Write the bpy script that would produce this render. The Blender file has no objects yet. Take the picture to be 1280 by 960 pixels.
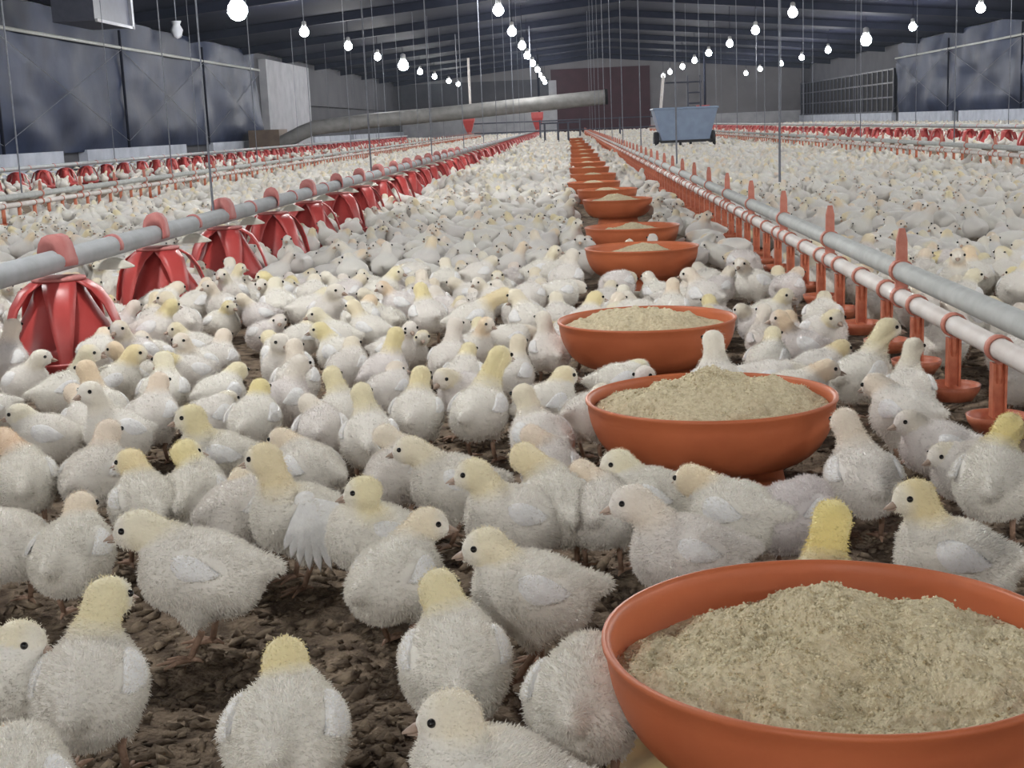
import bpy, bmesh, math, random
import numpy as np
from mathutils import Matrix, Vector
from mathutils.bvhtree import BVHTree
R = math.radians
random.seed(7); rng = np.random.default_rng(7)
scene = bpy.context.scene
col = scene.collection

# ------------------------------------------------------------------ camera, world, exposure
F = 1700.0; CAMH = 0.6
VPX, VPY, ROLL = 710.0, 153.0, 0.042          # vanishing point of the rows, tilt of the horizon
_fy = np.array([VPX-640, VPY-480, F]); _fy /= np.linalg.norm(_fy)
_r = np.array([1, -ROLL, 0.0]); _r = _r-_fy*(_r@_fy); _r /= np.linalg.norm(_r)
M = np.stack([_r, _fy, -np.cross(_fy, _r)], 1)   # world axes seen from the camera (right, down, forward)
EYE = np.array([0, 0, CAMH])
def ray(px, py): return M.T@np.array([(px-640)/F, (py-480)/F, 1.0])
def onz(px, py, z):
    d = ray(px, py); return EYE+d*((z-CAMH)/d[2])
def onx(px, py, x):
    d = ray(px, py); return EYE+d*(x/d[0])
def ony(px, py, y):
    d = ray(px, py); return EYE+d*(y/d[1])
def proj(p):
    c = M@(np.asarray(p, float)-EYE); return 640+F*c[0]/c[2], 480+F*c[1]/c[2], c[2]
cam = bpy.data.cameras.new('camera'); camo = bpy.data.objects.new('camera', cam); col.objects.link(camo)
cam.sensor_width = 36; cam.lens = F/1280*36; cam.clip_start = .05; cam.clip_end = 300
cm = Matrix.Identity(4)
for i, v in enumerate((M.T@np.array([1, 0, 0.]), M.T@np.array([0, -1, 0.]), M.T@np.array([0, 0, -1.]))):
    for k in range(3): cm[k][i] = v[k]
cm[2][3] = CAMH
camo.matrix_world = cm
scene.camera = camo

world = bpy.data.worlds.new('world'); scene.world = world; world.use_nodes = True
bg = world.node_tree.nodes['Background']; bg.inputs[0].default_value = (.35, .42, .6, 1); bg.inputs[1].default_value = .05
scene.view_settings.view_transform = 'Standard'; scene.view_settings.look = 'None'
scene.view_settings.gamma = 1; scene.view_settings.use_curve_mapping = False
scene.view_settings.exposure = 1.36
hz = world.node_tree.nodes.new('ShaderNodeVolumeScatter')          # dusty air of the house
hz.inputs['Density'].default_value = .0005; hz.inputs['Anisotropy'].default_value = .3; hz.inputs['Color'].default_value = (.7, .82, 1, 1)
world.node_tree.links.new(hz.outputs[0], world.node_tree.nodes['World Output'].inputs['Volume'])
scene.cycles.volume_bounces = 0
scene.cycles.use_denoising = True
scene.cycles.max_bounces = 6; scene.cycles.diffuse_bounces = 4; scene.cycles.glossy_bounces = 2
scene.cycles.transmission_bounces = 2; scene.cycles.transparent_max_bounces = 4
scene.cycles.sample_clamp_indirect = 3.0
scene.cycles.caustics_reflective = False; scene.cycles.caustics_refractive = False
LAMP_W = 62.0                                   # power of one lamp
LAMP_COL = (1.0, .985, .955)

# ------------------------------------------------------------------ mesh helpers
class MB:
    def __init__(s): s.v = []; s.f = []; s.n = 0
    def add(s, v, f):
        v = np.asarray(v, float).reshape(-1, 3)
        s.v.append(v); s.f += [tuple(i+s.n for i in q) for q in f]; s.n += len(v); return s
    def box(s, a, b, mat=None):
        x0, y0, z0 = a; x1, y1, z1 = b
        v = np.array([(x, y, z) for z in (z0, z1) for y in (y0, y1) for x in (x0, x1)], float)
        if mat is not None: v = v@np.asarray(mat).T
        return s.add(v, [(0, 2, 3, 1), (4, 5, 7, 6), (0, 1, 5, 4), (2, 6, 7, 3), (0, 4, 6, 2), (1, 3, 7, 5)])
    def tube(s, path, rad, seg=8, caps=True):
        P = np.asarray(path, float); n = len(P)
        rad = np.full(n, rad) if np.isscalar(rad) else np.asarray(rad, float)
        T = np.gradient(P, axis=0); T /= np.linalg.norm(T, axis=1)[:, None]+1e-12
        up = np.array([0, 0, 1.]) if abs(T[0][2]) < .9 else np.array([1., 0, 0])
        vs = []
        A = np.cross(up, T[0]); A /= np.linalg.norm(A)
        for i in range(n):
            A = A-T[i]*(A@T[i]); A /= np.linalg.norm(A)+1e-12
            B = np.cross(T[i], A)
            for k in range(seg):
                t = 2*math.pi*k/seg; vs.append(P[i]+rad[i]*(math.cos(t)*A+math.sin(t)*B))
        fs = [(i*seg+k, i*seg+(k+1) % seg, (i+1)*seg+(k+1) % seg, (i+1)*seg+k) for i in range(n-1) for k in range(seg)]
        if caps: fs += [tuple(range(seg-1, -1, -1)), tuple((n-1)*seg+k for k in range(seg))]
        return s.add(vs, fs)
    def lathe(s, prof, seg=32, c=(0, 0, 0), close=False):
        n = len(prof); vs = []
        for r, z in prof:
            for k in range(seg):
                t = 2*math.pi*k/seg; vs.append((c[0]+r*math.cos(t), c[1]+r*math.sin(t), c[2]+z))
        m = n if close else n-1
        fs = [(i*seg+k, i*seg+(k+1) % seg, ((i+1) % n)*seg+(k+1) % seg, ((i+1) % n)*seg+k) for i in range(m) for k in range(seg)]
        if not close:
            if prof[0][0] > 1e-6: fs.append(tuple(range(seg-1, -1, -1)))
            if prof[-1][0] > 1e-6: fs.append(tuple((n-1)*seg+k for k in range(seg)))
        return s.add(vs, fs)
    def ball(s, c, r, seg=12, ring=8, rot=None):
        r = np.array([r]*3 if np.isscalar(r) else r, float); vs = [(0, 0, -1)]
        for i in range(1, ring):
            p = -math.pi/2+math.pi*i/ring
            for k in range(seg):
                t = 2*math.pi*k/seg; vs.append((math.cos(p)*math.cos(t), math.cos(p)*math.sin(t), math.sin(p)))
        vs.append((0, 0, 1)); v = np.array(vs)*r
        if rot is not None: v = v@np.asarray(rot).T
        L = len(vs)-1
        fs = [(0, 1+(k+1) % seg, 1+k) for k in range(seg)]
        for i in range(ring-2):
            a = 1+i*seg
            fs += [(a+k, a+(k+1) % seg, a+seg+(k+1) % seg, a+seg+k) for k in range(seg)]
        a = 1+(ring-2)*seg
        fs += [(a+k, a+(k+1) % seg, L) for k in range(seg)]
        return s.add(v+np.asarray(c), fs)
    def sheet(s, P):                               # grid of points (n, m, 3)
        P = np.asarray(P, float); n, m = P.shape[:2]
        i, j = np.meshgrid(np.arange(n-1), np.arange(m-1), indexing='ij')
        a = (i*m+j).ravel()
        fs = np.stack([a, a+1, a+m+1, a+m], 1)
        return s.add(P.reshape(-1, 3), fs.tolist())
    def mesh(s, name, mat=None, smooth=False):
        me = bpy.data.meshes.new(name)
        me.from_pydata(np.concatenate(s.v).tolist(), [], s.f); me.update()
        if mat: me.materials.append(mat)
        if smooth: me.polygons.foreach_set('use_smooth', [True]*len(me.polygons))
        return me
    def build(s, name, mat, parent=None, smooth=False, loc=None):
        return link(name, s.mesh(name, mat, smooth), parent, loc)

def link(name, data, parent=None, loc=None):
    o = bpy.data.objects.new(name, data); col.objects.link(o)
    if parent is not None: o.parent = parent
    if loc is not None: o.location = loc
    return o
def tag(o, label, cat, group=None, kind=None):
    o['label'] = label; o['category'] = cat
    if group: o['group'] = group
    if kind: o['kind'] = kind
    return o
def struct(o, label=None):
    o['kind'] = 'structure'
    if label: o['label'] = label
    return o
def empty(name, loc, rz=0.0):
    o = bpy.data.objects.new(name, None); col.objects.link(o); o.location = loc; o.rotation_euler = (0, 0, rz)
    o.empty_display_size = .05
    return o
def copy_tree(o, parent=None):
    c = o.copy(); col.objects.link(c); c.parent = parent
    for ch in list(o.children): copy_tree(ch, c)
    return c

# value noise in numpy (for relief of litter, feed and curtains)
def vnoise(x, y, seed=0):
    xi = np.floor(x).astype(np.int64); yi = np.floor(y).astype(np.int64); xf = x-xi; yf = y-yi
    def h(a, b):
        k = (a*374761393+b*668265263+seed*982451653) & 0xffffffff
        k = ((k ^ (k >> 13))*1274126177) & 0xffffffff
        return ((k ^ (k >> 16)) & 0xffff)/65535.0
    u = xf*xf*(3-2*xf); w = yf*yf*(3-2*yf)
    return (h(xi, yi)*(1-u)+h(xi+1, yi)*u)*(1-w)+(h(xi, yi+1)*(1-u)+h(xi+1, yi+1)*u)*w
def fbm(x, y, oct=4, seed=0):
    s = 0; a = .5
    for k in range(oct): s = s+a*vnoise(x*2**k, y*2**k, seed+k); a *= .5
    return s

# ------------------------------------------------------------------ materials
def mat(name, c1, c2=None, scale=20.0, rough=.6, bump=0.0, bscale=60.0, spec=.4, metal=0.0, detail=4, thresh=(.35, .65), sheen=0.0):
    m = bpy.data.materials.new(name); m.use_nodes = True; nt = m.node_tree; b = nt.nodes['Principled BSDF']
    b.inputs['Roughness'].default_value = rough; b.inputs['Metallic'].default_value = metal
    b.inputs['Specular IOR Level'].default_value = spec
    b.inputs['Base Color'].default_value = (*c1, 1)
    tc = nt.nodes.new('ShaderNodeTexCoord')
    if c2:
        n = nt.nodes.new('ShaderNodeTexNoise'); n.inputs['Scale'].default_value = scale; n.inputs['Detail'].default_value = detail
        r = nt.nodes.new('ShaderNodeValToRGB')
        r.color_ramp.elements[0].position = thresh[0]; r.color_ramp.elements[1].position = thresh[1]
        r.color_ramp.elements[0].color = (*c1, 1); r.color_ramp.elements[1].color = (*c2, 1)
        nt.links.new(tc.outputs['Object'], n.inputs['Vector']); nt.links.new(n.outputs['Fac'], r.inputs['Fac'])
        nt.links.new(r.outputs['Color'], b.inputs['Base Color'])
    if bump:
        n2 = nt.nodes.new('ShaderNodeTexNoise'); n2.inputs['Scale'].default_value = bscale; n2.inputs['Detail'].default_value = 3
        bp = nt.nodes.new('ShaderNodeBump'); bp.inputs['Strength'].default_value = bump; bp.inputs['Distance'].default_value = .01
        nt.links.new(tc.outputs['Object'], n2.inputs['Vector']); nt.links.new(n2.outputs['Fac'], bp.inputs['Height'])
        nt.links.new(bp.outputs['Normal'], b.inputs['Normal'])
    if sheen: b.inputs['Sheen Weight'].default_value = sheen
    return m
def emit(name, c, s):
    m = bpy.data.materials.new(name); m.use_nodes = True; b = m.node_tree.nodes['Principled BSDF']
    b.inputs['Base Color'].default_value = (*c, 1)
    b.inputs['Emission Color'].default_value = (*c, 1); b.inputs['Emission Strength'].default_value = s
    m.cycles.emission_sampling = 'NONE'
    return m
MT = dict(
    red=mat('red_plastic', (.50, .070, .064), (.42, .052, .050), 9, .38, spec=.5),
    dusty=mat('dusty_red_plastic', (.50, .20, .185), (.42, .13, .12), 18, .65),
    orange=mat('orange_plastic', (.56, .158, .064), (.50, .135, .055), 7, .45, spec=.35),
    cup=mat('orange_drinker_plastic', (.56, .18, .095), (.42, .11, .055), 40, .45),
    clip=mat('dusty_orange_plastic', (.58, .24, .18), (.48, .16, .11), 40, .6),
    grey=mat('grey_pipe', (.40, .42, .44), (.34, .36, .37), 15, .7, spec=.25),
    galv=mat('galvanised_pipe', (.50, .52, .51), (.42, .44, .43), 25, .7, spec=.25),
    white=mat('white_pipe', (.74, .71, .69), (.64, .59, .56), 12, .6, spec=.3),
    pale=mat('pale_plastic', (.62, .60, .52), (.5, .47, .40), 30, .6),
    tray=mat('yellow_tray', (.62, .52, .25), (.55, .45, .22), 20, .5),
    feed=mat('ground_feed', (.74, .655, .46), (.56, .47, .30), 130, .95, bump=.6, bscale=260, spec=.1, thresh=(.42, .68)),
    grain=mat('feed_grain', (.78, .70, .50), (.44, .35, .20), 90, .9, spec=.1, thresh=(.45, .7)),
    soil=mat('litter_soil', (.10, .074, .055), (.31, .24, .175), 26, .95, bump=.9, bscale=120, spec=.15, detail=8),
    chip=mat('litter_chip', (.13, .098, .072), (.40, .32, .23), 40, .95, spec=.12, bump=.5, bscale=90, thresh=(.4, .75)),
    tarp=mat('blue_tarp', (.011, .018, .045), (.021, .033, .075), 1.1, .55, bump=.5, bscale=4, spec=.12, detail=5),
    ceil=mat('dark_ceiling_sheet', (.006, .008, .019), (.010, .012, .027), .8, .85, spec=.1),
    beam=mat('dark_steel_beam', (.009, .011, .021), (.014, .016, .029), 2, .8, spec=.1),
    conc=mat('white_painted_kerb', (.52, .56, .64), (.40, .44, .52), 3, .8),
    wallw=mat('white_painted_wall', (.40, .41, .44), (.31, .32, .35), 2, .85),
    wallg=mat('grey_end_wall', (.075, .077, .09), (.055, .057, .068), 1, .85),
    maroon=mat('maroon_sheet', (.045, .012, .02), (.035, .01, .016), 2, .7),
    black=mat('black_rubber', (.02, .02, .022), (.035, .035, .037), 12, .7),
    hole=mat('dark_hollow', (.01, .01, .012), None, 1, .9),
    cart=mat('blue_grey_painted_steel', (.27, .35, .48), (.23, .30, .42), 6, .45),
    wire=mat('pale_wire', (.17, .185, .215), (.13, .14, .17), 30, .5),
    duct=mat('grey_flexible_duct', (.25, .25, .245), (.19, .19, .185), 5, .6, bump=.3, bscale=20),
    rail=mat('blue_grey_rail', (.06, .065, .09), (.045, .05, .07), 10, .5),
    beak=mat('beak_horn', (.46, .35, .28), (.36, .26, .20), 60, .5),
    eye=mat('eye_black', (.008, .007, .007), None, 1, .12, spec=.6),
    shank=mat('pinkish_scaly_leg', (.40, .265, .19), (.28, .175, .12), 90, .6, bump=.3, bscale=300),
    feather=mat('white_wing_feather', (.90, .895, .88), (.85, .845, .84), 60, .8, bump=.25, bscale=180, spec=.2, sheen=.2),
    bulb=emit('lamp_glow', (.90, .95, 1.0), 26),
    ring=mat('lamp_socket', (.5, .5, .5), (.4, .4, .4), 10, .5),
)
def down_material(name, source):
    m = bpy.data.materials.new(name); m.use_nodes = True; nt = m.node_tree; b = nt.nodes['Principled BSDF']; L = nt.links.new
    b.inputs['Roughness'].default_value = .95; b.inputs['Specular IOR Level'].default_value = .0
    b.inputs['Sheen Weight'].default_value = .35; b.inputs['Sheen Roughness'].default_value = .6
    def attr(n, t='GEOMETRY'):
        a = nt.nodes.new('ShaderNodeAttribute'); a.attribute_name = n; a.attribute_type = t; return a
    def mix(f, a, c):
        x = nt.nodes.new('ShaderNodeMix'); x.data_type = 'RGBA'
        if hasattr(f, 'is_linked'): L(f, x.inputs[0])
        else: x.inputs[0].default_value = f
        for i, q in ((6, a), (7, c)):
            if hasattr(q, 'is_linked'): L(q, x.inputs[i])
            else: x.inputs[i].default_value = (*q, 1)
        return x.outputs[2]
    if source == 'attr':
        mk = attr('mask').outputs['Fac']
        ti = attr('tint', 'OBJECT').outputs['Fac']; hu = attr('hue', 'OBJECT').outputs['Fac']; to = attr('tone', 'OBJECT').outputs['Fac']
        basec = mix(to, (.83, .80, .73), (.75, .695, .685))
        yel = mix(hu, (.80, .68, .28), (.82, .60, .40))
        mm = nt.nodes.new('ShaderNodeMath'); mm.operation = 'MULTIPLY'; L(mk, mm.inputs[0]); L(ti, mm.inputs[1])
        L(mix(mm.outputs[0], basec, yel), b.inputs['Base Color'])
        tc = nt.nodes.new('ShaderNodeTexCoord'); n2 = nt.nodes.new('ShaderNodeTexNoise'); n2.inputs['Scale'].default_value = 170; n2.inputs['Detail'].default_value = 3
        bp = nt.nodes.new('ShaderNodeBump'); bp.inputs['Strength'].default_value = .35; bp.inputs['Distance'].default_value = .004
        L(tc.outputs['Object'], n2.inputs['Vector']); L(n2.outputs['Fac'], bp.inputs['Height']); L(bp.outputs['Normal'], b.inputs['Normal'])
    else:
        L(attr('col').outputs['Color'], b.inputs['Base Color'])
    return m
MT['down'] = down_material('chick_down', 'attr')
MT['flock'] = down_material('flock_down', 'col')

# ------------------------------------------------------------------ the setting
XL, XR, Y0, Y1 = -9.6, 13.3, -24.0, 80.0
XM = (XL+XR)/2; EAVE, RIDGE = 3.15, 4.2
# floor: a fine litter relief near the camera, plain further off
def litter_z(x, y):
    return .016*fbm(x*9, y*9, 3, 3)+.012*fbm(x*38, y*38, 3, 11)-.016
mb = MB()
mb.add([(XL, Y0, -.02), (XR, Y0, -.02), (XR, .4, -.02), (XL, .4, -.02)], [(0, 1, 2, 3)])
mb.add([(XL, 4, -.02), (XR, 4, -.02), (XR, Y1, -.02), (XL, Y1, -.02)], [(0, 1, 2, 3)])
mb.add([(XL, .4, -.02), (-1.7, .4, -.02), (-1.7, 4, -.02), (XL, 4, -.02)], [(0, 1, 2, 3)])
mb.add([(1.7, .4, -.02), (XR, .4, -.02), (XR, 4, -.02), (1.7, 4, -.02)], [(0, 1, 2, 3)])
floor = struct(mb.build('floor', MT['soil'], smooth=False), 'brown litter floor of the poultry house')
gy = np.concatenate([np.arange(.4, 2.3, .009), np.arange(2.3, 4.001, .015)]); gx = np.arange(-1.7, 1.701, .010)
GX, GY = np.meshgrid(gx, gy, indexing='xy')
mb = MB(); mb.sheet(np.stack([GX, GY, litter_z(GX, GY)], -1))
lt = mb.build('litter_bed', MT['soil'], smooth=True)
tag(lt, 'brown clumpy litter covering the floor under the nearest chicks', 'litter', kind='stuff')
# loose clods and shavings
cv = []; cf = []; n0 = 0
ico = np.array([(0, 0, 1), (.9, 0, .1), (.1, .85, 0), (-.8, .1, .15), (-.1, -.9, .1), (0, 0, -.6)], float)
icf = [(0, 1, 2), (0, 2, 3), (0, 3, 4), (0, 4, 1), (5, 2, 1), (5, 3, 2), (5, 4, 3), (5, 1, 4)]
NCH = 15000
yy = .95+rng.random(NCH)**1.6*2.6; xx = (rng.random(NCH)-.5)*(.55+.8*yy)+.02*yy
sz = .003+.0105*rng.random(NCH)**2.4; zz = litter_z(xx, yy)
ang = rng.random(NCH)*6.28; tl = (rng.random(NCH)-.5)*1.2; fl = .3+.5*rng.random(NCH); el = 1+1.6*rng.random(NCH)**2
V = np.repeat(ico[None], NCH, 0)+rng.normal(0, .14, (NCH, 6, 3))
V *= np.stack([sz*el, sz, sz*fl], 1)[:, None, :]
x_, z_ = V[..., 0].copy(), V[..., 2].copy()
V[..., 0] = x_*np.cos(tl)[:, None]-z_*np.sin(tl)[:, None]; V[..., 2] = x_*np.sin(tl)[:, None]+z_*np.cos(tl)[:, None]
x_, y_ = V[..., 0].copy(), V[..., 1].copy()
V[..., 0] = x_*np.cos(ang)[:, None]-y_*np.sin(ang)[:, None]+xx[:, None]; V[..., 1] = x_*np.sin(ang)[:, None]+y_*np.cos(ang)[:, None]+yy[:, None]
V[..., 2] += zz[:, None]+.001
fa = (np.array(icf)[None]+6*np.arange(NCH)[:, None, None]).reshape(-1, 3)
def fast_mesh(name, V, Fc, mats):
    me = bpy.data.meshes.new(name); V = np.ascontiguousarray(V, np.float32).reshape(-1, 3); k = Fc.shape[1]
    me.vertices.add(len(V)); me.vertices.foreach_set('co', V.ravel())
    me.loops.add(Fc.size); me.loops.foreach_set('vertex_index', np.ascontiguousarray(Fc, np.int32).ravel())
    me.polygons.add(len(Fc)); me.polygons.foreach_set('loop_start', np.arange(0, Fc.size, k, dtype=np.int32))
    me.update(calc_edges=True)
    for m in mats: me.materials.append(m)
    return me
tag(link('litter_clods', fast_mesh('litter_clods', V, fa, [MT['chip']])), 'loose brown clods and wood shavings strewn over the litter', 'litter', kind='stuff')

# ceiling: two dark slopes and steel rafters
mb = MB()
mb.add([(XL, Y0, EAVE), (XM, Y0, RIDGE), (XM, Y1, RIDGE), (XL, Y1, EAVE), (XL, Y0, EAVE+.05), (XM, Y0, RIDGE+.05), (XM, Y1, RIDGE+.05), (XL, Y1, EAVE+.05)],
       [(0, 3, 2, 1), (4, 5, 6, 7), (0, 4, 7, 3), (0, 1, 5, 4), (3, 7, 6, 2)])
mb.add([(XM, Y0, RIDGE), (XR, Y0, EAVE), (XR, Y1, EAVE), (XM, Y1, RIDGE), (XM, Y0, RIDGE+.05), (XR, Y0, EAVE+.05), (XR, Y1, EAVE+.05), (XM, Y1, RIDGE+.05)],
       [(0, 3, 2, 1), (4, 5, 6, 7), (1, 2, 6, 5), (0, 1, 5, 4), (3, 7, 6, 2)])
ceil = struct(mb.build('ceiling', MT['ceil']), 'dark blue ceiling sheeting under the roof')
for k in range(17):
    y = -19+6*k
    for (xa, za, xb, zb) in ((XL, EAVE, XM, RIDGE), (XM, RIDGE, XR, EAVE)):
        mb = MB(); mb.add([(xa, y-.08, za-.2), (xb, y-.08, zb-.2), (xb, y+.08, zb-.2), (xa, y+.08, za-.2), (xa, y-.08, za), (xb, y-.08, zb), (xb, y+.08, zb), (xa, y+.08, za)],
                          [(0, 3, 2, 1), (4, 5, 6, 7), (0, 1, 5, 4), (1, 2, 6, 5), (2, 3, 7, 6), (3, 0, 4, 7)])
        mb.build('rafter', MT['beam'], ceil)
# side walls behind the curtains
wl = struct(MB().box((XL-.2, Y0, -.02), (XL-.08, Y1, EAVE)).build('wall_left', MT['wallg']), 'left side wall behind the tarpaulin curtains')
wr = struct(MB().box((XR+.08, Y0, -.02), (XR+.2, Y1, EAVE)).build('wall_right', MT['wallg']), 'right side wall behind the tarpaulin curtains')
wb = struct(MB().box((XL-.2, Y0-.12, -.02), (XR+.2, Y0, RIDGE)).build('wall_back', MT['wallg']), 'near gable wall')
we = struct(MB().box((XL-.2, Y1, -.02), (XR+.2, Y1+.12, RIDGE)).build('wall_far', mat('pale_grey_end_wall', (.17, .168, .18), (.13, .128, .14), .6, .85)), 'grey far gable wall of the poultry house')
MB().box((XL, Y1-.06, 0), (-1.0, Y1, 1.35)).build('white_dado', MT['wallw'], we)
MB().box((-.9, Y1-.1, 0), (4.75, Y1-.0, 3.6)).build('maroon_sheet', MT['maroon'], we)
MB().box((XL, Y1-.04, 1.35), (-1.0, Y1, 3.1)).build('dark_sheet', MT['wallg'], we)
MB().box((-1.05, Y1-.14, 0), (-.6, Y1, 3.0)).build('pilaster', MT['wallw'], we)
MB().box((4.75, Y1-.05, 0), (XR, Y1, .75)).build('white_dado', MT['wallw'], we)
for y0, y1 in ((-23.9, 16), (16.3, 25.6), (26.9, 34), (36.6, 42), (51.5, 60), (61, 79.8)):
    MB().box((XL-.08, y0, 0), (XL+.1, y1, .46)).build('kerb', MT['conc'], wl)
for y0, y1 in ((-23.9, 37), (38, 47.5), (48.3, 56), (57.2, 79.8)):
    MB().box((XR-.1, y0, 0), (XR+.08, y1, .45)).build('kerb', MT['conc'], wr)
MB().box((XL-.08, 43.6, 0), (XL+.16, 50.8, 2.95)).build('white_wall_panel', MT['wallw'], wl)
MB().box((XL-.08, 51.0, 1.6), (XL+.06, 79.8, 2.9)).build('upper_panel', MT['wallg'], wl)
# tarpaulin curtains, one per bay of the side walls
def curtain(name, x, ya, yb, z0, z1, label, sgn, group):
    n = max(12, int((yb-ya)/.16)); ys = np.linspace(ya, yb, n); zs = np.linspace(z0, z1, 16)
    YY, ZZ = np.meshgrid(ys, zs, indexing='ij')
    dep = .30*fbm(YY*.5, ZZ*1.3, 4, 21)+.10*np.sin(YY*2.1+ZZ*1.7)*fbm(YY*.3, ZZ, 2, 5)
    dep *= np.clip((ZZ-z0)/.3, .2, 1)
    X = x+sgn*dep
    mb = MB(); mb.sheet(np.stack([X, YY, ZZ], -1)); mb.sheet(np.stack([X-sgn*.012, YY, ZZ], -1)[:, ::-1])
    root = empty(name, (0, 0, 0)); tag(root, label, 'curtain', group)
    mb.build('tarpaulin', MT['tarp'], root, smooth=True)
    MB().tube([(x+sgn*.2, ya, 2.56), (x+sgn*.2, (ya+yb)/2, 2.54), (x+sgn*.2, yb, 2.56)], .035, 8).build('curtain_bar', MT['galv'], root, smooth=True)
    k = int((yb-ya)/6)
    for i in range(max(1, k)):
        a = ya+(yb-ya)*i/max(1, k); b = ya+(yb-ya)*(i+1)/max(1, k)
        MB().tube([(x+sgn*.22, a, 2.5), (x+sgn*.22, b, .6)], .008, 4).build('cord', MT['wire'], root)
        MB().tube([(x+sgn*.23, b, 2.5), (x+sgn*.23, a, .6)], .008, 4).build('cord', MT['wire'], root)
        MB().tube([(x+sgn*.21, a, .46), (x+sgn*.21, a, 2.9)], .03, 6).build('post', MT['beam'], root)
    return root
curtain('wall_curtain', XL, -23.9, 15.8, .42, 3.1, 'dark blue tarpaulin curtain of the left wall nearest the camera', 1, None)
curtain('wall_curtain', XL, 16.0, 42.4, .42, 3.1, 'dark blue creased tarpaulin on the left wall with crossed cords, ending at white pillar', 1, None)
curtain('wall_curtain', XR, -23.9, 32.8, .42, 3.1, 'dark blue tarpaulin on the right wall beyond the frame edge', -1, None)
curtain('wall_curtain', XR, 33.0, 56.2, .42, 3.1, 'dark blue creased tarpaulin on the right wall above white kerb', -1, None)
# far right bay: dark netting with bars
root = empty('netted_opening', (XR-.02, 57, .46)); tag(root, 'dark netted window bay at the far end of the right wall', 'window')
MB().box((-.02, 0, 0), (.02, 22.6, 1.75)).build('netting', MT['hole'], root)
for k in range(24): MB().box((-.07, k*.97, 0), (-.02, k*.97+.1, 1.75)).build('bar', MT['rail'], root)
for z in (.0, .58, 1.16, 1.7): MB().box((-.06, 0, z), (-.02, 22.6, z+.06)).build('crossbar', MT['rail'], root)

# ------------------------------------------------------------------ lamps
def lamp_mesh(r):
    bm_ = MB(); pr = [(0, -r*1.15)]+[(r*math.sin(t), -r*.15-r*math.cos(t)) for t in np.linspace(.35, 2.35, 7)]+[(r*.45, r*.95)]
    bm_.lathe(pr, 12); return bm_.mesh('bulb', MT['bulb'], True)
def sock_mesh(r):
    b = MB(); b.lathe([(r*.5, r*.85), (r*.55, r*1.0), (r*.5, r*1.9), (r*.15, r*2.1)], 10); return b.mesh('socket', MT['ring'], True)
LM = {r: (lamp_mesh(r), sock_mesh(r)) for r in (.105, .18)}
pl = bpy.data.lights.new('lamp_light', 'POINT'); pl.energy = LAMP_W; pl.color = LAMP_COL; pl.shadow_soft_size = .09
ROWS = [(-5.68, 0.4, 'left lamp row'), (-1.22, 3.4, 'lamp row above the near feeders'), (5.05, 1.4, 'lamp row above the cart'), (9.55, 2.9, 'right lamp row')]
WORD = ['nearest', 'second', 'third', 'fourth', 'fifth', 'sixth', 'seventh', 'eighth', 'ninth', 'tenth', 'eleventh', 'twelfth', 'thirteenth', 'fourteenth']
for X, yo, rn in ROWS:
    seen = 0
    for k in range(-4, 13):  # rows run on unseen behind the camera, added there for frontal light
        y = yo+6*k+(rng.random()-.5)*.5
        if y > 76: continue
        big = (X < -5 and k in (4, 8)) or (X > 9 and k == 7)
        r = .18 if big else .105
        zc = EAVE+(RIDGE-EAVE)*(1-abs(X-XM)/(XR-XM))
        t = empty('hanging_lamp', (X+(rng.random()-.5)*.12, y, 2.8))
        px, py, pz = proj((X, y, 2.8))
        vis = pz > 0 and -5 < px < 1290 and py > -10
        if vis:
            lab = f'glowing white {"large " if big else ""}lamp, {WORD[seen]} one visible in the {rn}'; seen += 1
            tag(t, lab, 'lamp', 'hanging lamps')
        else:
            tag(t, f'white lamp of the {rn} outside the picture', 'lamp', 'lamps outside the picture: '+rn)
        link('bulb', LM[r][0], t); link('socket', LM[r][1], t)
        MB().tube([(0, 0, r*2), (0, 0, zc-2.8)], .008, 4).build('cord', MT['beam'], t)
        lo = bpy.data.objects.new('light', pl); col.objects.link(lo); lo.parent = t; lo.location = (0, 0, -r*1.6-.1)

# ------------------------------------------------------------------ feed bowls down the middle
BR, BH = .197, .16
def bowl_mesh(seg):
    outer = [(.118, 0), (.121, .006), (.115, .03), (.110, .05), (.122, .058)]
    outer += [(.11+(BR-.11)*math.sin(t)**.85, .055+.105*(1-math.cos(t))) for t in np.linspace(.32, 1.5, 10)]
    outer += [(BR+.003, BH-.004), (BR+.003, BH), (BR-.001, BH+.001)]
    inner = [(BR-.005, BH-.003)]+[(.10+(BR-.005-.10)*math.sin(t)**.85, .06+.10*(1-math.cos(t))) for t in np.linspace(1.45, .3, 8)]+[(.0, .064)]
    b = MB(); b.lathe(outer+inner, seg); return b
def feed_mesh(r, amp, seed, shape, res=46, seg=96):
    rr = np.linspace(0, 1, res)**.8*r; tt = np.linspace(0, 2*math.pi, seg, endpoint=False)
    RR, TT = np.meshgrid(rr, tt, indexing='ij'); x = RR*np.cos(TT); y = RR*np.sin(TT)
    z = shape(x, y)+amp*((fbm(x*20+7, y*20, 4, seed)-.5)*.046+(fbm(x*110, y*110+3, 3, seed+9)-.5)*.012)*np.clip((r-RR)/.02, .25, 1)
    # stay inside the bowl wall
    b = MB(); v = np.stack([x, y, z], -1).reshape(-1, 3)
    f = [(i*seg+k, i*seg+(k+1) % seg, (i+1)*seg+(k+1) % seg, (i+1)*seg+k)[::-1] for i in range(res-1) for k in range(seg)]
    b.add(v, f); return b, v
def gauss(x, y, cx, cy, s): return np.exp(-((x-cx)**2+(y-cy)**2)/(2*s*s))
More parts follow.
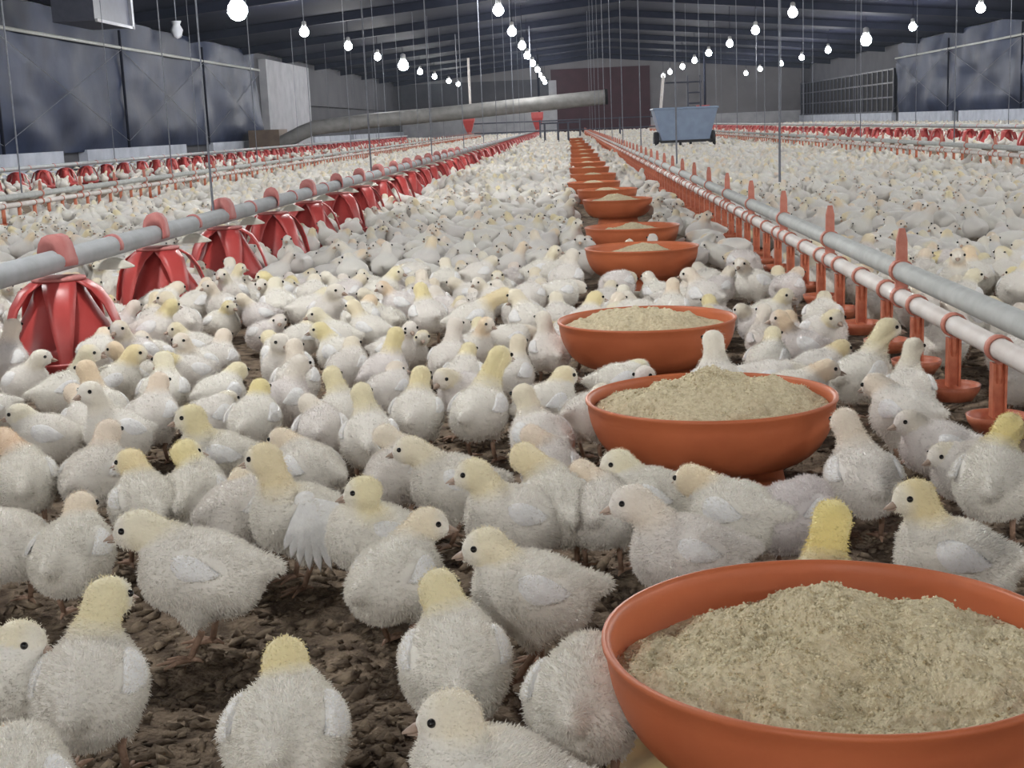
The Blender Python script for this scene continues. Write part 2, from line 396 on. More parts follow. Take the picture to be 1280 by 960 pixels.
def shp1(x, y):
    r = np.hypot(x, y)
    z = -.028+.012*(-y/.19)-.010*np.clip(y/.19, 0, 1)+.004*(x/.19)
    z = z+.044*gauss(x, y, .0, .055, .085)+.012*gauss(x, y, .11, .0, .06)+.010*gauss(x, y, -.1, -.02, .05)
    z = z-.02*gauss(x, y, .005, -.055, .03)-.012*gauss(x, y, -.03, -.1, .03)
    return z
def shp2(x, y):
    return -.034+.060*gauss(x, y, .005, .02, .115)+.018*gauss(x, y, .09, -.03, .05)+.01*gauss(x, y, -.08, 0, .05)-.016*gauss(x, y, .055, .03, .018)
def shp3(x, y): return -.026+.050*gauss(x, y, -.02, .02, .09)
def shp4(x, y): return -.034+.042*gauss(x, y, 0, 0, .085)
BOWLS = [(.214, 1.108), (.213, 2.143), (.161, 3.029), (.243, 4.786), (.254, 5.753), (.267, 7.806), (.243, 9.06), (.176, 10.234), (.193, 13.5), (.2, 11.8), (.205, 15.3), (.21, 17.2),
         (.215, 19.4), (.222, 22.2), (.222, 25.5), (.22, 29), (.215, 33.5), (.21, 39)]
bm1 = bowl_mesh(64).mesh('bowl', MT['orange'], True); bm2 = bowl_mesh(28).mesh('bowl', MT['orange'], True)
FEEDS = [shp1, shp2, shp3, shp4, shp4, shp3]
farfeed = None
NTH = ['nearest', 'second', 'third', 'fourth', 'fifth', 'sixth', 'seventh', 'eighth', 'ninth', 'tenth', 'eleventh', 'twelfth', 'thirteenth', 'fourteenth', 'fifteenth', 'sixteenth', 'seventeenth', 'eighteenth']
for i, (bx, by) in enumerate(BOWLS):
    z0 = .003 if i < 6 else 0
    o = link('feed_bowl', bm1 if i < 4 else bm2, loc=(bx, by, z0)); o.rotation_euler.z = i*1.3
    tag(o, ('large orange plastic feed bowl at the bottom right corner, nearest in the row' if i == 0 else
            'orange plastic feed bowl heaped above its rim, second in the middle row' if i == 1 else
            f'orange plastic feed bowl, {NTH[i]} from the camera in the middle row'), 'bowl', 'orange feed bowls in the middle row')
    if i < 6:
        b, v = feed_mesh(BR-.009, 1.0 if i < 3 else .5, 31+i, FEEDS[i], 70 if i == 0 else 46, 160 if i == 0 else 90)
        fo = b.build('feed_mound', MT['feed'], None, True, (bx, by, z0+BH))
        if i < 2:                                   # loose grains lying on the mound
            N = 5200 if i == 0 else 2500
            pick = v[rng.integers(0, len(v), N)]
            q = pick+np.stack([rng.normal(0, .0016, N), rng.normal(0, .0016, N), np.full(N, .0004)], 1)
            keep = np.hypot(q[:, 0], q[:, 1]) < BR-.012; q = q[keep]; N = len(q)
            sc = (.0008+.0013*rng.random(N)**2)[:, None, None]
            g = ico[None]*sc*(1+.4*rng.random((N, 1, 3)))+q[:, None, :]
            g = g+0
            link('feed_grains', fast_mesh('feed_grains', g, (np.array(icf)[None]+6*np.arange(N)[:, None, None]).reshape(-1, 3), [MT['grain']]), fo)['kind'] = 'stuff'
    else:
        if farfeed is None: farfeed = feed_mesh(BR-.009, .4, 50, shp4, 12, 28)[0].mesh('feed_mound', MT['feed'], True)
        fo = link('feed_mound', farfeed, loc=(bx, by, z0+BH))
    tag(fo, f'beige ground feed heaped in the {NTH[i]} orange bowl', 'feed', 'feed in the orange bowls', 'stuff')
tp = [(0, 0), (.15, 0), (.172, .012), (.180, .026), (.183, .027), (.184, .024), (.176, .008), (.155, -.004), (0, -.004)]
for i in (0, 3):
    b = MB(); b.lathe([(r, z) for r, z in tp[:-1]]+[(0, -.004)], 40)
    o = b.build('feed_tray', MT['tray'] if i == 0 else MT['pale'], None, True, (BOWLS[i][0]+(-.02 if i == 0 else .03), BOWLS[i][1], .0))
    tag(o, 'shallow yellow plastic tray under the nearest orange bowl' if i == 0 else 'shallow pale plastic tray under the fourth orange bowl', 'tray')

# ------------------------------------------------------------------ red pan feeders on grey auger pipes
PZ = .30
def arm_mesh():
    P = [(.052, .252, .050), (.075, .247, .046), (.105, .225, .043), (.130, .185, .036), (.147, .135, .029), (.158, .085, .020), (.163, .045, .018)]
    b = MB(); vs = []
    for r, z, w in P:
        for off in (0, -.006):
            for s in (-1, -.5, 0, .5, 1):
                a = s*w/max(r, .07)*.98
                vs.append(((r+off)*math.cos(a), (r+off)*math.sin(a), z))
    n = len(P); fs = []
    for i in range(n-1):
        o = i*10
        for k in range(4):
            fs.append((o+k, o+k+1, o+11+k, o+10+k)); fs.append((o+5+k, o+15+k, o+16+k, o+6+k))
        fs.append((o, o+10, o+15, o+5)); fs.append((o+4, o+9, o+19, o+14))
    fs.append((0, 5, 6, 1)); fs.append((1, 6, 7, 2)); fs.append((2, 7, 8, 3)); fs.append((3, 8, 9, 4))
    b.add(vs, fs); return b
def saddle(b, r, w, h, seg=14):                     # band straddling the pipe (pipe runs along y), peaked on top
    vs = []; L = []
    for k in range(seg+1):
        t = -.45+(math.pi+.9)*k/seg; ex = h*max(0, math.sin(t))**3
        L.append(((r+ex)*math.cos(t), (r+ex)*math.sin(t), w*(1-.35*max(0, math.sin(t))), ex))
    for x, z, ww, ex in L:
        n = math.hypot(x, z); ix, iz = x*(r-.004)/n, z*(r-.004)/n
        vs += [(x, -ww, z), (x, ww, z), (ix, ww, iz), (ix, -ww, iz)]
    fs = []
    for k in range(seg):
        o = 4*k
        for j in range(4): fs.append((o+j, o+4+j, o+4+(j+1) % 4, o+(j+1) % 4))
    fs += [(0, 1, 2, 3), (4*seg+3, 4*seg+2, 4*seg+1, 4*seg)]
    b.add(vs, fs)
am = arm_mesh().mesh('arm', MT['red'], True)
b = MB(); b.lathe([(0, .004), (.145, .004), (.168, .05), (.172, .052), (.173, .046), (.150, -.004), (0, -.004)], 36); panm = b.mesh('pan', MT['red'], True)
b = MB(); b.lathe([(.150, .046), (.137, .085), (.113, .135), (.085, .185), (.056, .245), (.050, .245), (.079, .185), (.107, .135), (.131, .085), (.144, .046)], 28, close=True); conem = b.mesh('hopper_cone', MT['red'], True)
b = MB(); b.lathe([(.03, .250), (.068, .250), (.070, .254), (.066, .258), (.03, .260)], 28); flm = b.mesh('flange', MT['dusty'], True)
b = MB(); saddle(b, .034, .043, .036); sadm = b.mesh('saddle_clip', MT['dusty'], True)
def make_feeder():
    t = empty('pan_feeder', (0, 0, 0))
    link('pan', panm, t); link('hopper_cone', conem, t); link('flange', flm, t); link('saddle_clip', sadm, t, (0, 0, PZ))
    for k in range(5): link('arm', am, t).rotation_euler.z = R(-50+72*k)
    return t
# a joined light version for the far ones
b = MB(); b.lathe([(0, -.004), (.150, -.004), (.172, .052), (.150, .046), (.12, .085), (.07, .15), (.052, .245), (.07, .252), (.03, .262)], 14)
for k in range(5):
    a = R(-50+72*k); c, s = math.cos(a), math.sin(a)
    for P, Q in (((.055, .250), (.105, .225)), ((.105, .225), (.147, .135)), ((.147, .135), (.163, .045))):
        vs = []
        for (r, z) in (P, Q):
            w = .045 if z > .24 else .036 if z > .2 else .024 if z > .1 else .018
            for off in (0, -.006):
                for sg in (-1, 1): vs.append(((r+off)*c-sg*w*s, (r+off)*s+sg*w*c, z))
        b.add(vs, [(0, 1, 5, 4), (2, 6, 7, 3), (0, 4, 6, 2), (1, 3, 7, 5)])
saddle(b, .034, .034, .03, 6)
farf = b.mesh('pan_feeder', MT['red'], True)
SP = .875
def feeder_line(X, ys, near_n, lname, pipe_label, ylo, yhi):
    t = empty('feed_pipe', (X, 0, PZ)); tag(t, pipe_label, 'pipe')
    MB().tube([(0, y, 0) for y in np.linspace(ylo, yhi, 12)], .0295, 18).build('pipe', MT['grey'], t, True)
    bc = MB(); saddle(bc, .031, .016, .004); clipm = bc.mesh('outlet_clip', MT['dusty'], True)
    bs = MB(); bs.lathe([(.012, -.034), (.03, -.042), (.058, -.060), (.060, -.064), (.03, -.066), (0, -.066)], 20); saum = bs.mesh('saucer', MT['pale'], True)
    for j, y in enumerate(ys):
        if j < 26:
            c = link('outlet_clip', clipm, t, (0, y+SP*.5, 0)); link('saucer', saum, c)
    proto = None
    for j, y in enumerate(ys):
        if j < near_n:
            if proto is None: proto = make_feeder(); o = proto
            else: o = copy_tree(proto)
            o.rotation_euler.z = R((j*23) % 40-20)
        else:
            o = link('pan_feeder', farf); o.rotation_euler.z = R((j*31) % 72)
        o.location = (X, y, 0)
        if X > -2 and X < 0 and j < 16:
            lab = 'red plastic pan feeder cut by the left edge, nearest on the grey pipe' if j == 0 else f'red plastic pan feeder, {NTH[j]} from the left edge on the near grey pipe'
            tag(o, lab, 'feeder', 'red pan feeders '+lname)
        else:
            seg = 'nearer third' if j < len(ys)/3 else 'middle third' if j < 2*len(ys)/3 else 'far end'
            tag(o, f'small red pan feeder in the {seg} of the row {lname}', 'feeder', f'red pan feeders in the {seg} of the row {lname}')
FA = [3.5+SP*k for k in range(66)]
feeder_line(-1.345, FA, 16, 'left of the bowls', 'thick grey feed pipe carrying the near red feeders on the left', -6, 61.5)
FB = [15.9+SP*k for k in range(52)]
feeder_line(-7.2, FB, 0, 'along the left wall', 'grey feed pipe of the far feeder row along left wall', 9, 61.5)
FC = [17.3+SP*k for k in range(50)]
feeder_line(5.95, FC, 0, 'on the far right', 'grey feed pipe of the far feeder row on the right', 10, 61.5)

# ------------------------------------------------------------------ nipple drinker lines
DZ, GZ = .195, .252
def ring(b, r, w, y=0, z=0):
    seg = 14; vs = []
    for k in range(seg):
        t = 2*math.pi*k/seg
        for rr, yy_ in ((r, -w), (r, w), (r-.004, w), (r-.004, -w)): vs.append((rr*math.cos(t), y+yy_, z+rr*math.sin(t)))
    b.add(vs, [(4*k+j, 4*((k+1) % seg)+j, 4*((k+1) % seg)+(j+1) % 4, 4*k+(j+1) % 4) for k in range(seg) for j in range(4)])
b = MB(); ring(b, .0235, .009); b.box((-.005, -.006, -.031), (.005, .006, -.018)); clipm = b.mesh('clip', MT['clip'], True)
b = MB()
for sx in (-.012, .008): b.box((sx, -.011, -.118), (sx+.004, .011, -.024))
b.box((-.010, -.004, -.115), (.010, .004, -.024)); b.lathe([(.006, -.06), (.008, -.05), (.008, -.026)], 10)
stemm = b.mesh('stem', MT['cup'])
b = MB(); b.lathe([(0, -.138), (.036, -.138), (.047, -.122), (.050, -.114), (.052, -.114), (.049, -.126), (.038, -.143), (0, -.144)], 24); cupm = b.mesh('cup', MT['cup'], True)
b = MB(); b.box((-.011, -.009, -.118), (.011, .009, -.018)); b.lathe([(0, -.143), (.038, -.143), (.051, -.114), (.046, -.116), (.034, -.134), (0, -.136)], 10); ring(b, .021, .006); farc = b.mesh('drinker', MT['cup'], True)
b = MB(); ring(b, .0235, .009); ring(b, .026, .011, 0, GZ-DZ)
b.add([(-.013, -.006, .02), (.013, -.006, .02), (.013, .006, .02), (-.013, .006, .02), (-.011, -.006, .125), (.011, -.006, .125), (.011, .006, .125), (-.011, .006, .125), (-.006, -.004, .150), (.006, -.004, .150), (.006, .004, .150), (-.006, .004, .150)],
      [(0, 3, 2, 1), (0, 1, 5, 4), (1, 2, 6, 5), (2, 3, 7, 6), (3, 0, 4, 7), (4, 5, 9, 8), (5, 6, 10, 9), (6, 7, 11, 10), (7, 4, 8, 11), (8, 9, 10, 11)])
finm = b.mesh('hanger_fin', MT['clip'])
def drinker_line(X, ylo, yhi, ystart, n, near_n, label, pale):
    t = empty('drinker_line', (X, 0, DZ)); tag(t, label, 'drinker')
    MB().tube([(0, y, 0) for y in np.linspace(ylo, yhi, 12)], .0185, 16).build('water_pipe', MT['white'], t, True)
    MB().tube([(0, y, GZ-DZ) for y in np.linspace(ylo, yhi, 12)], .0215, 16).build('support_pipe', MT['galv'], t, True)
    for j in range(n):
        y = ystart+.275*j
        if y > yhi: break
        if j < near_n:
            c = link('drinker', stemm, t, (0, y, 0)); link('clip', clipm, c); link('cup', cupm, c)
        else: link('drinker', farc, t, (0, y, 0))
        if j % 3 == 2: link('hanger_fin', finm, t, (0, y+.14, 0))
    return t
drinker_line(.715, -6, 61, 2.30, 214, 60, 'white water pipe with orange drinker cups right of the bowls', 1)
drinker_line(-3.85, 5.5, 61, 7.5, 194, 0, 'water pipe with small orange drinkers behind the near red feeders', 0)
drinker_line(3.55, 6, 61, 8.5, 190, 0, 'water pipe with orange drinkers at the far right edge of crowd', 0)

# ------------------------------------------------------------------ hanging wires
def wire(x, y, z0, label, group, double=False):
    zc = EAVE+(RIDGE-EAVE)*(1-abs(x-XM)/(XR-XM))
    b = MB(); b.tube([(0, 0, z0), (0, 0, zc)], .0035 if y < 8 else .006, 5)
    if double: b.tube([(0, .012, z0), (0, 0, z0+.6)], .003, 5)
    o = b.build('suspension_wire', MT['wire'], None, False, (x, y, 0)); tag(o, label, 'wire', group); return o
wire(.715, 4.72, .37, 'thin pale wire holding the near water pipe right of the bowls, closest one', None, True)
for k in range(1, 10): wire(.715, 4.72+4.5*k, .3, 'thin pale wire hanging to the near water pipe further down the house', 'wires over the near water pipe')
wire(-1.345, 5.1, .33, 'thin pale wire holding the near red feeder pipe, closest one', None, True)
for k in range(1, 10): wire(-1.345, 5.1+4.2*k, .33, 'thin pale wire hanging to the near feeder pipe further down', 'wires over the near feeder pipe')
for k in range(10): wire(-3.85, 9.5+3.7*k, .27, 'thin pale wire hanging to the water pipe behind the near feeders', 'wires over the left water pipe')
for k in range(9): wire(3.55, 12.9+4.1*k, .27, 'thin pale wire hanging to the right water pipe', 'wires over the right water pipe')
for k in range(8): wire(-7.2, 16.6+5*k, .33, 'thin pale wire hanging to the feeder pipe by the left wall', 'wires over the left wall feeder pipe')
for k in range(8): wire(5.95, 19+5*k, .33, 'thin pale wire hanging to the far right feeder pipe', 'wires over the far right feeder pipe')

# ------------------------------------------------------------------ cart, duct, railing and other far equipment
t = empty('feed_cart', (2.13, 25.6, 0)); t.scale = (.78,)*3; tag(t, 'blue-grey steel feed cart with black wheels standing among the chicks', 'cart')
b = MB(); v = [(-.55, -.45, .26), (.55, -.45, .26), (.55, .45, .26), (-.55, .45, .26), (-.74, -.6, .98), (.74, -.6, .98), (.74, .6, .98), (-.74, .6, .98)]
vi = [(x*.96, y*.96, z+.03) for x, y, z in v]
b.add(v+vi, [(0, 3, 2, 1), (0, 1, 5, 4), (1, 2, 6, 5), (2, 3, 7, 6), (3, 0, 4, 7), (8, 9, 10, 11), (8, 12, 13, 9), (9, 13, 14, 10), (10, 14, 15, 11), (11, 15, 12, 8),
               (4, 5, 13, 12), (5, 6, 14, 13), (6, 7, 15, 14), (7, 4, 12, 15)]); b.build('hopper', MT['cart'], t)
b = MB()
for q in range(4):
    a, c = v[4+q], v[4+(q+1) % 4]; b.tube([a, c], .025, 6)
b.build('rim', MT['cart'], t)
b = MB(); b.box((-.6, -.5, .2), (.6, .5, .26)); b.build('chassis', MT['black'], t)
for sx in (-1, 1):
    w = MB(); th = np.linspace(0, 2*math.pi, 21)[:-1]
    ringv = []
    for k in range(20):
        for rr, xx_ in ((.21, -.06), (.23, -.04), (.23, .04), (.21, .06), (.12, .06), (.12, -.06)): ringv.append((xx_, rr*math.cos(th[k]), rr*math.sin(th[k])))
    w.add(ringv, [(6*k+j, 6*((k+1) % 20)+j, 6*((k+1) % 20)+(j+1) % 6, 6*k+(j+1) % 6) for k in range(20) for j in range(6)])
    w.lathe([(0, 0), (.001, 0)], 4)
    wo = w.build('wheel', MT['black'], t, True, (sx*.66, .0, .23))
    h = MB(); h.tube([(-.05, 0, 0), (.05, 0, 0)], .12, 12); h.build('hub', MT['cart'], wo)
for sx in (-.12, .12):
    b = MB(); b.tube([(sx, -.35, .2), (sx, -.4, .12)], .03, 6); b.tube([(sx-.03, -.4, .06), (sx+.03, -.4, .06)], .06, 10); b.build('caster', MT['black'], t)
b = MB()
for sx in (.16, .46): b.tube([(sx, .62, .9), (sx, .7, 1.75)], .025, 6)
for z in (1.1, 1.35, 1.6): b.tube([(.16, .66, z), (.46, .66, z)], .02, 6)
b.tube([(-.4, .66, 1.6), (.5, .7, 1.6)], .02, 6); b.build('ladder_frame', MT['rail'], t)
b = MB(); b.tube([(-.52, .3, .98), (-.44, .3, 1.78)], .035, 8); b.box((-.66, .2, .97), (-.36, .4, 1.0)); b.build('bright_pole', MT['white'], t)  # pole coloured white, the light it reflects put into the colour

pa = ony(362, 174, 40); pb = ony(392, 160, 40); pc = ony(560, 142, 40); pd = ony(757, 121, 40)
t = empty('air_duct', (pa[0], 40, 0)); tag(t, 'long grey tube duct hung across the house, open end to the right', 'duct')
path = [pa+(-.6, .3, -.25), pa, pa*.5+pb*.5+(0, 0, .02), pb, pb*.6+pc*.4+(0, 0, .03), pc, pc*.5+pd*.5, pd]
b = MB(); b.tube([p-np.array([pa[0], 40, 0]) for p in path], .21, 18, caps=False); b.build('duct_tube', MT['duct'], t, True)
b = MB(); q = pd-np.array([pa[0], 40, 0]); b.tube([q-(.02, 0, 0), q+(.06, 0, .002)], .222, 18); b.build('dark_end_cap', MT['hole'], t)  # closed near-black cap, shade inside the duct mouth put into its colour
for f in (.25, .5, .75):
    p = (pb*(1-f)+pd*f)-np.array([pa[0], 40, 0]); b = MB(); b.tube([p+(0, 0, .2), p+(0, 0, 2.2)], .012, 4); b.build('hanging_strap', MT['wire'], t)
t = empty('air_heater', (-8.9, 40.5, 0)); tag(t, 'brownish box heater feeding the grey duct by the left wall', 'heater')
b = MB(); b.box((-.4, -.6, .15), (.5, .6, .75)); b.build('casing', mat('brown_casing', (.16, .12, .09), (.12, .09, .07), 5, .7), t)
b = MB()
for sx in (-.3, .4):
    for sy in (-.5, .5): b.tube([(sx, sy, 0), (sx, sy, .16)], .03, 6)
b.build('feet', MT['black'], t)

# railing across the far end
t = empty('railing', (0, 47, 0)); tag(t, 'blue-grey metal railing crossing the far end of the house', 'railing')
for k, x in enumerate(np.arange(-.95, 5.0, 1.35)): MB().tube([(x, 0, 0), (x, 0, .72)], .035, 6).build('post', MT['rail'], t)
for z in (.35, .68): MB().tube([(-3.2, 0, z), (4.6, 0, z)], .025, 6).build('bar', MT['rail'], t)
t = empty('gate', (-.62, 36.5, 0)); tag(t, 'small dark metal hurdle standing at the end of the bowl row', 'gate')
for x in (0, .35, .62): MB().tube([(x, 0, 0), (x, 0, .62)], .03, 6).build('post', MT['rail'], t)
MB().tube([(-.1, 0, .6), (.9, 0, .6)], .025, 6).build('bar', MT['rail'], t)
# red hoppers hanging at the line ends
for (x, y, lab) in ((-4.3, 60, 'red feed hopper hanging under a steel pole at the far left'), (-1.35, 61.4, 'red feed hopper at the end of the near feeder line'), (5.95, 61.4, 'red feed hopper at the end of the right feeder line')):
    t = empty('feed_hopper', (x, y, 0)); tag(t, lab, 'hopper', 'red feed hoppers at the row ends')
    b = MB(); b.lathe([(.12, .35), (.16, .4), (.36, .85), (.38, 1.1), (.34, 1.1), (.12, .42)], 4); b.build('hopper_body', MT['red'], t).rotation_euler.z = R(45)
    MB().tube([(0, 0, .27), (0, 0, .42)], .1, 10).build('outlet', MT['dusty'], t)
    MB().tube([(.1, 0, 1.1), (.1, 0, 3.6)], .05, 8).build('feed_tube', MT['white'] if x < -4 else MT['beam'], t)
# box and scraps under the left eave
t = empty('fan_box', (-8.0, 23.6, 2.55)); tag(t, 'pale grey box hanging high at the upper left', 'box')
b = MB(); b.box((-.35, -1.0, 0), (.35, .9, .55)); b.build('casing', MT['rail'], t)
b = MB(); b.box((.35, .84, -.02), (.4, .95, .6)); b.box((.36, -1.0, -.02), (.4, .9, .03)); b.build('edge_trim', MT['wallw'], t)
p = ony(221, 38, 26)
b = MB(); b.lathe([(0, -.16), (.08, -.12), (.12, 0), (.07, .1), (.1, .17), (0, .12)], 9); o = b.build('plastic_bag', MT['wallw'], None, True, p)
tag(o, 'small white plastic bag tied up high left of the bright lamp', 'bag')
b = MB(); b.tube([p+(0, 0, .1), (p[0], p[1], 3.2)], .01, 4); c = b.build('tie', MT['wire'], o); c.location = -Vector(p)

# ------------------------------------------------------------------ chicks
def unit(v): v = np.asarray(v, float); return v/(np.linalg.norm(v)+1e-12)
def frame(d, up=(0, 0, 1)):
    x = unit(d); y = unit(np.cross(up, x)); return np.stack([x, y, np.cross(x, y)], 1)
def remesh(mb, voxel, smooth=6, deci=None):
    me = mb.mesh('tmp'); o = bpy.data.objects.new('tmp', me); col.objects.link(o)
    m = o.modifiers.new('r', 'REMESH'); m.mode = 'VOXEL'; m.voxel_size = voxel
    s = o.modifiers.new('s', 'SMOOTH'); s.factor = .5; s.iterations = smooth
    if deci: d = o.modifiers.new('d', 'DECIMATE'); d.ratio = deci
    dg = bpy.context.evaluated_depsgraph_get(); dg.update()
    out = bpy.data.meshes.new_from_object(o.evaluated_get(dg)); bpy.data.objects.remove(o); bpy.data.meshes.remove(me)
    return out
class Chick:
    """shape of one bird: head position, where it looks, how it stands; x forward, y left, z up, origin on the ground"""
    def __init__(s, head=(.055, 0, .15), gaze=(1, 0, 0), pitch=10, sit=False, droop=0.0, spread=False, bz=None):
        s.sit = sit; s.spread = spread; s.flare = .0005+droop; s.ws = random.uniform(.62, .9)
        s.c = np.array([0, 0, bz if bz else (.056 if sit else .094)]); p = R(pitch)
        s.a = np.array([math.cos(p), 0, math.sin(p)]); s.u = np.array([-math.sin(p), 0, math.cos(p)])
        s.head = np.array(head, float); s.g = unit(gaze)
        s.n0 = s.c+s.a*.030+s.u*.014
        k = np.linalg.norm(s.head-s.n0)
        s.n1 = s.n0*.45+s.head*.55+s.u*.012-s.g*.006
        s.hf = frame(s.g)
    def nr(s, t): return .0205+.0135*max(0, 1-t/.55)**1.6
    def neck(s, t): return (1-t)**2*s.n0+2*t*(1-t)*s.n1+t*t*s.head
    def solid(s):
        b = MB(); B = np.stack([s.a, (0, 1, 0), s.u], 1)
        b.ball(s.c-s.a*.004, (.061, .0535, .0465), 18, 12, B)
        b.ball(s.c+s.a*.022-s.u*.002, (.041, .045, .042), 14, 10, B)
        b.ball(s.c-s.a*.030-s.u*.001, (.041, .046, .041), 14, 10, B)
        for t in np.linspace(0, 1, 5): b.ball(s.c-s.a*(.050+.034*t)+s.u*(.014+.008*t), .022*(1-.62*t), 8, 6)
        for t in np.linspace(0, .93, 8): b.ball(s.neck(t), s.nr(t), 12, 8)
        b.ball(s.head, (.0262, .0212, .0222), 14, 10, s.hf)
        b.ball(s.head+s.hf@np.array([.013, 0, -.004]), (.0165, .0135, .0125), 10, 8, s.hf)
        if not s.sit:
            for sg in (-1, 1):
                b.ball(s.c+np.array([.0, sg*.025, -.029]), (.023, .018, .022), 10, 8)
                b.ball((.002, sg*.026, s.c[2]-.048), (.010, .009, .012), 8, 6)
        return b
    def mask(s, P):                                   # how far up the neck a point lies: 0 body, 1 neck, .6 face
        d = np.full(len(P), 9.0); tt = np.zeros(len(P))
        for t in np.linspace(.0, 1, 12):
            q = np.linalg.norm(P-s.neck(t), axis=1)-s.nr(t)
            m = q < d; d[m] = q[m]; tt[m] = t
        k = np.clip((tt-.02)/.42, 0, 1)*np.clip(1.15-d/.024, 0, 1)
        face = np.clip(((P-s.head)@s.g-.004)/.014, 0, 1)
        return k*(1-.7*face)
    def eyes(s): return [s.head+s.hf@np.array([.0128, sg*.0166, .0052]) for sg in (-1, 1)]
    def beak(s):
        b = MB(); o = s.head; f = s.hf
        up = [(.0245, .0066, .0064), (.0295, .0052, .0052), (.0345, .0032, .0032), (.0385, .0014, .001)]
        vs = []
        for x, w, h in up:
            for k in range(6):
                a = math.pi*k/5; vs.append(o+f@np.array([x, w*math.cos(a), -.005+h*math.sin(a)-(x-.0245)*.12]))
        n = 6; fs = [(i*n+k, i*n+(k+1) % n, (i+1)*n+(k+1) % n, (i+1)*n+k) for i in range(3) for k in range(n)]+[(0, 5, 4, 3, 2, 1), (18, 19, 20, 21, 22, 23)]
        b.add(vs, fs)
        vs = []
        for x, w, h in [(.023, .0058, .0042), (.029, .0042, .0030), (.0345, .0018, .0012)]:
            for k in range(6):
                a = math.pi+math.pi*k/5; vs.append(o+f@np.array([x, w*math.cos(a), -.0063+h*math.sin(a)-(x-.0245)*.16]))
        fs = [(i*n+k, i*n+(k+1) % n, (i+1)*n+(k+1) % n, (i+1)*n+k) for i in range(2) for k in range(n)]+[(0, 5, 4, 3, 2, 1), (12, 13, 14, 15, 16, 17)]
        b.add(vs, fs); return b
    def surf(s, x, h, sg):                            # point on the body side, x along, h height angle
        B = np.stack([s.a, (0, 1, 0), s.u], 1); o = s.c-s.a*.004+s.a*x; d = B@np.array([0, sg*math.cos(h), math.sin(h)])
        hit = s.tree.ray_cast(Vector(o+d*.12), Vector(-d))
        return np.array(hit[0]) if hit[0] is not None else o+d*.05
    def wing(s, sg):
        b = MB()
        if s.spread and sg > 0:
            sh = s.surf(.014, .75, sg)
            b.ball(sh, (.015, .007, .012), 10, 8)
            for k in range(12):
                f = k/11; an = R(-158+112*f); L = .074+.020*math.sin(f*3.1)
                d = unit([math.cos(an), .50, math.sin(an)]); m = sh+d*(L*.5)+np.array([0, .005*math.sin(f*3), 0])
                b.ball(m, (L*.55, .0078, .0018), 8, 6, np.stack([d, unit(np.cross((0, 1, .2), d)), unit(np.cross(d, np.cross((0, 1, .2), d)))], 1))
            return b
        nu, nv = 18, 15; G = np.zeros((2, nu, nv, 3)); lift = s.flare
        for i in range(nu):
            u = i/(nu-1)
            for j in range(nv):
                v = j/(nv-1); ph = v*6; sc_ = abs(math.sin(math.pi*ph/1.0))
                end = -.034*s.ws+.016*v*v-.006*sc_                       # scalloped feather tips
                x = .026-u*(.026-end); wd = math.sin(math.pi*min(1, .12+.74*u**.8))
                h = .50-.20*u+(.5-v)*.80*s.ws*wd
                q = s.surf(x, h, sg); n = unit(q-(s.c+s.a*x*.6)); e = math.sin(math.pi*v)**.4*min(1, u/.12)
                th = .0032*e*(1-.85*u*u)+.0016*sc_*u*(1-u)
                G[0, i, j] = q+n*(.0012+th+lift*u*u); G[1, i, j] = q+n*(-.002+lift*u*u*.9)
        b.sheet(G[0] if sg < 0 else G[0][:, ::-1]); b.sheet(G[1] if sg > 0 else G[1][:, ::-1])
        ed = [(i, 0) for i in range(nu)]+[(nu-1, j) for j in range(1, nv)]+[(i, nv-1) for i in range(nu-2, -1, -1)]+[(0, j) for j in range(nv-2, 0, -1)]
        rim = np.array([[G[0][p] for p in ed+ed[:1]], [G[1][p] for p in ed+ed[:1]]]); b.sheet(rim)
        return b
    def leg(s, sg, step=0.0):
        b = MB(); top = np.array([.003, sg*.026, s.c[2]-.044]); hock = np.array([-.007+step*.4, sg*.026, .036]); ft = np.array([.004+step, sg*.027, .006])
        b.tube([top, hock, ft], [.0062, .0042, .0036], 7)
        for an, L in ((-28, .030), (2, .036), (30, .030), (175, .014)):
            a = R(an+sg*6); e = ft+np.array([math.cos(a), math.sin(a), 0])*L; e[2] = .0025; m = (ft+e)/2; m[2] = .0062
            b.tube([ft, m, e], [.0034, .0028, .0011], 6)
        return b
    def down(s, me, N, wings=()):
        nv = len(me.vertices); P = np.empty(nv*3, np.float32); me.vertices.foreach_get('co', P); P = P.reshape(-1, 3).astype(float)
        Nn = np.empty(nv*3, np.float32); me.vertices.foreach_get('normal', Nn); Nn = Nn.reshape(-1, 3).astype(float)
        i = rng.integers(0, nv, N); p = P[i]+rng.normal(0, .0012, (N, 3)); n = Nn[i]
        ok = np.ones(N, bool); N0 = N
        for e in s.eyes(): ok &= np.linalg.norm(p-e, axis=1) > .0072
        ok &= np.linalg.norm(p-(s.head+s.g*.030), axis=1) > .0105
        if len(wings):
            for sg in (-1, 1):
                w = s.surf(-.012, .40, sg); w2 = s.surf(.016, .50, sg)
                dd = np.minimum(np.linalg.norm((p-w)/np.array([1.5, 1, 1]), axis=1), np.linalg.norm(p-w2, axis=1))
                ok &= dd > .016
        ok &= p[:, 2] > .008
        p = p[ok]; n = n[ok]
        for wm in wings:
            k = len(wm.vertices); wp = np.empty(k*3, np.float32); wn = np.empty(k*3, np.float32)
            wm.vertices.foreach_get('co', wp); wm.vertices.foreach_get('normal', wn); wp = wp.reshape(-1, 3).astype(float); wn = wn.reshape(-1, 3).astype(float)
            qi = rng.integers(0, 270, max(60, N0//26)) if k > 500 else np.zeros(0, int)
            p = np.concatenate([p, wp[qi]+rng.normal(0, .0010, (len(qi), 3))]); n = np.concatenate([n, wn[qi]])
        N = len(p); mk = s.mask(p)
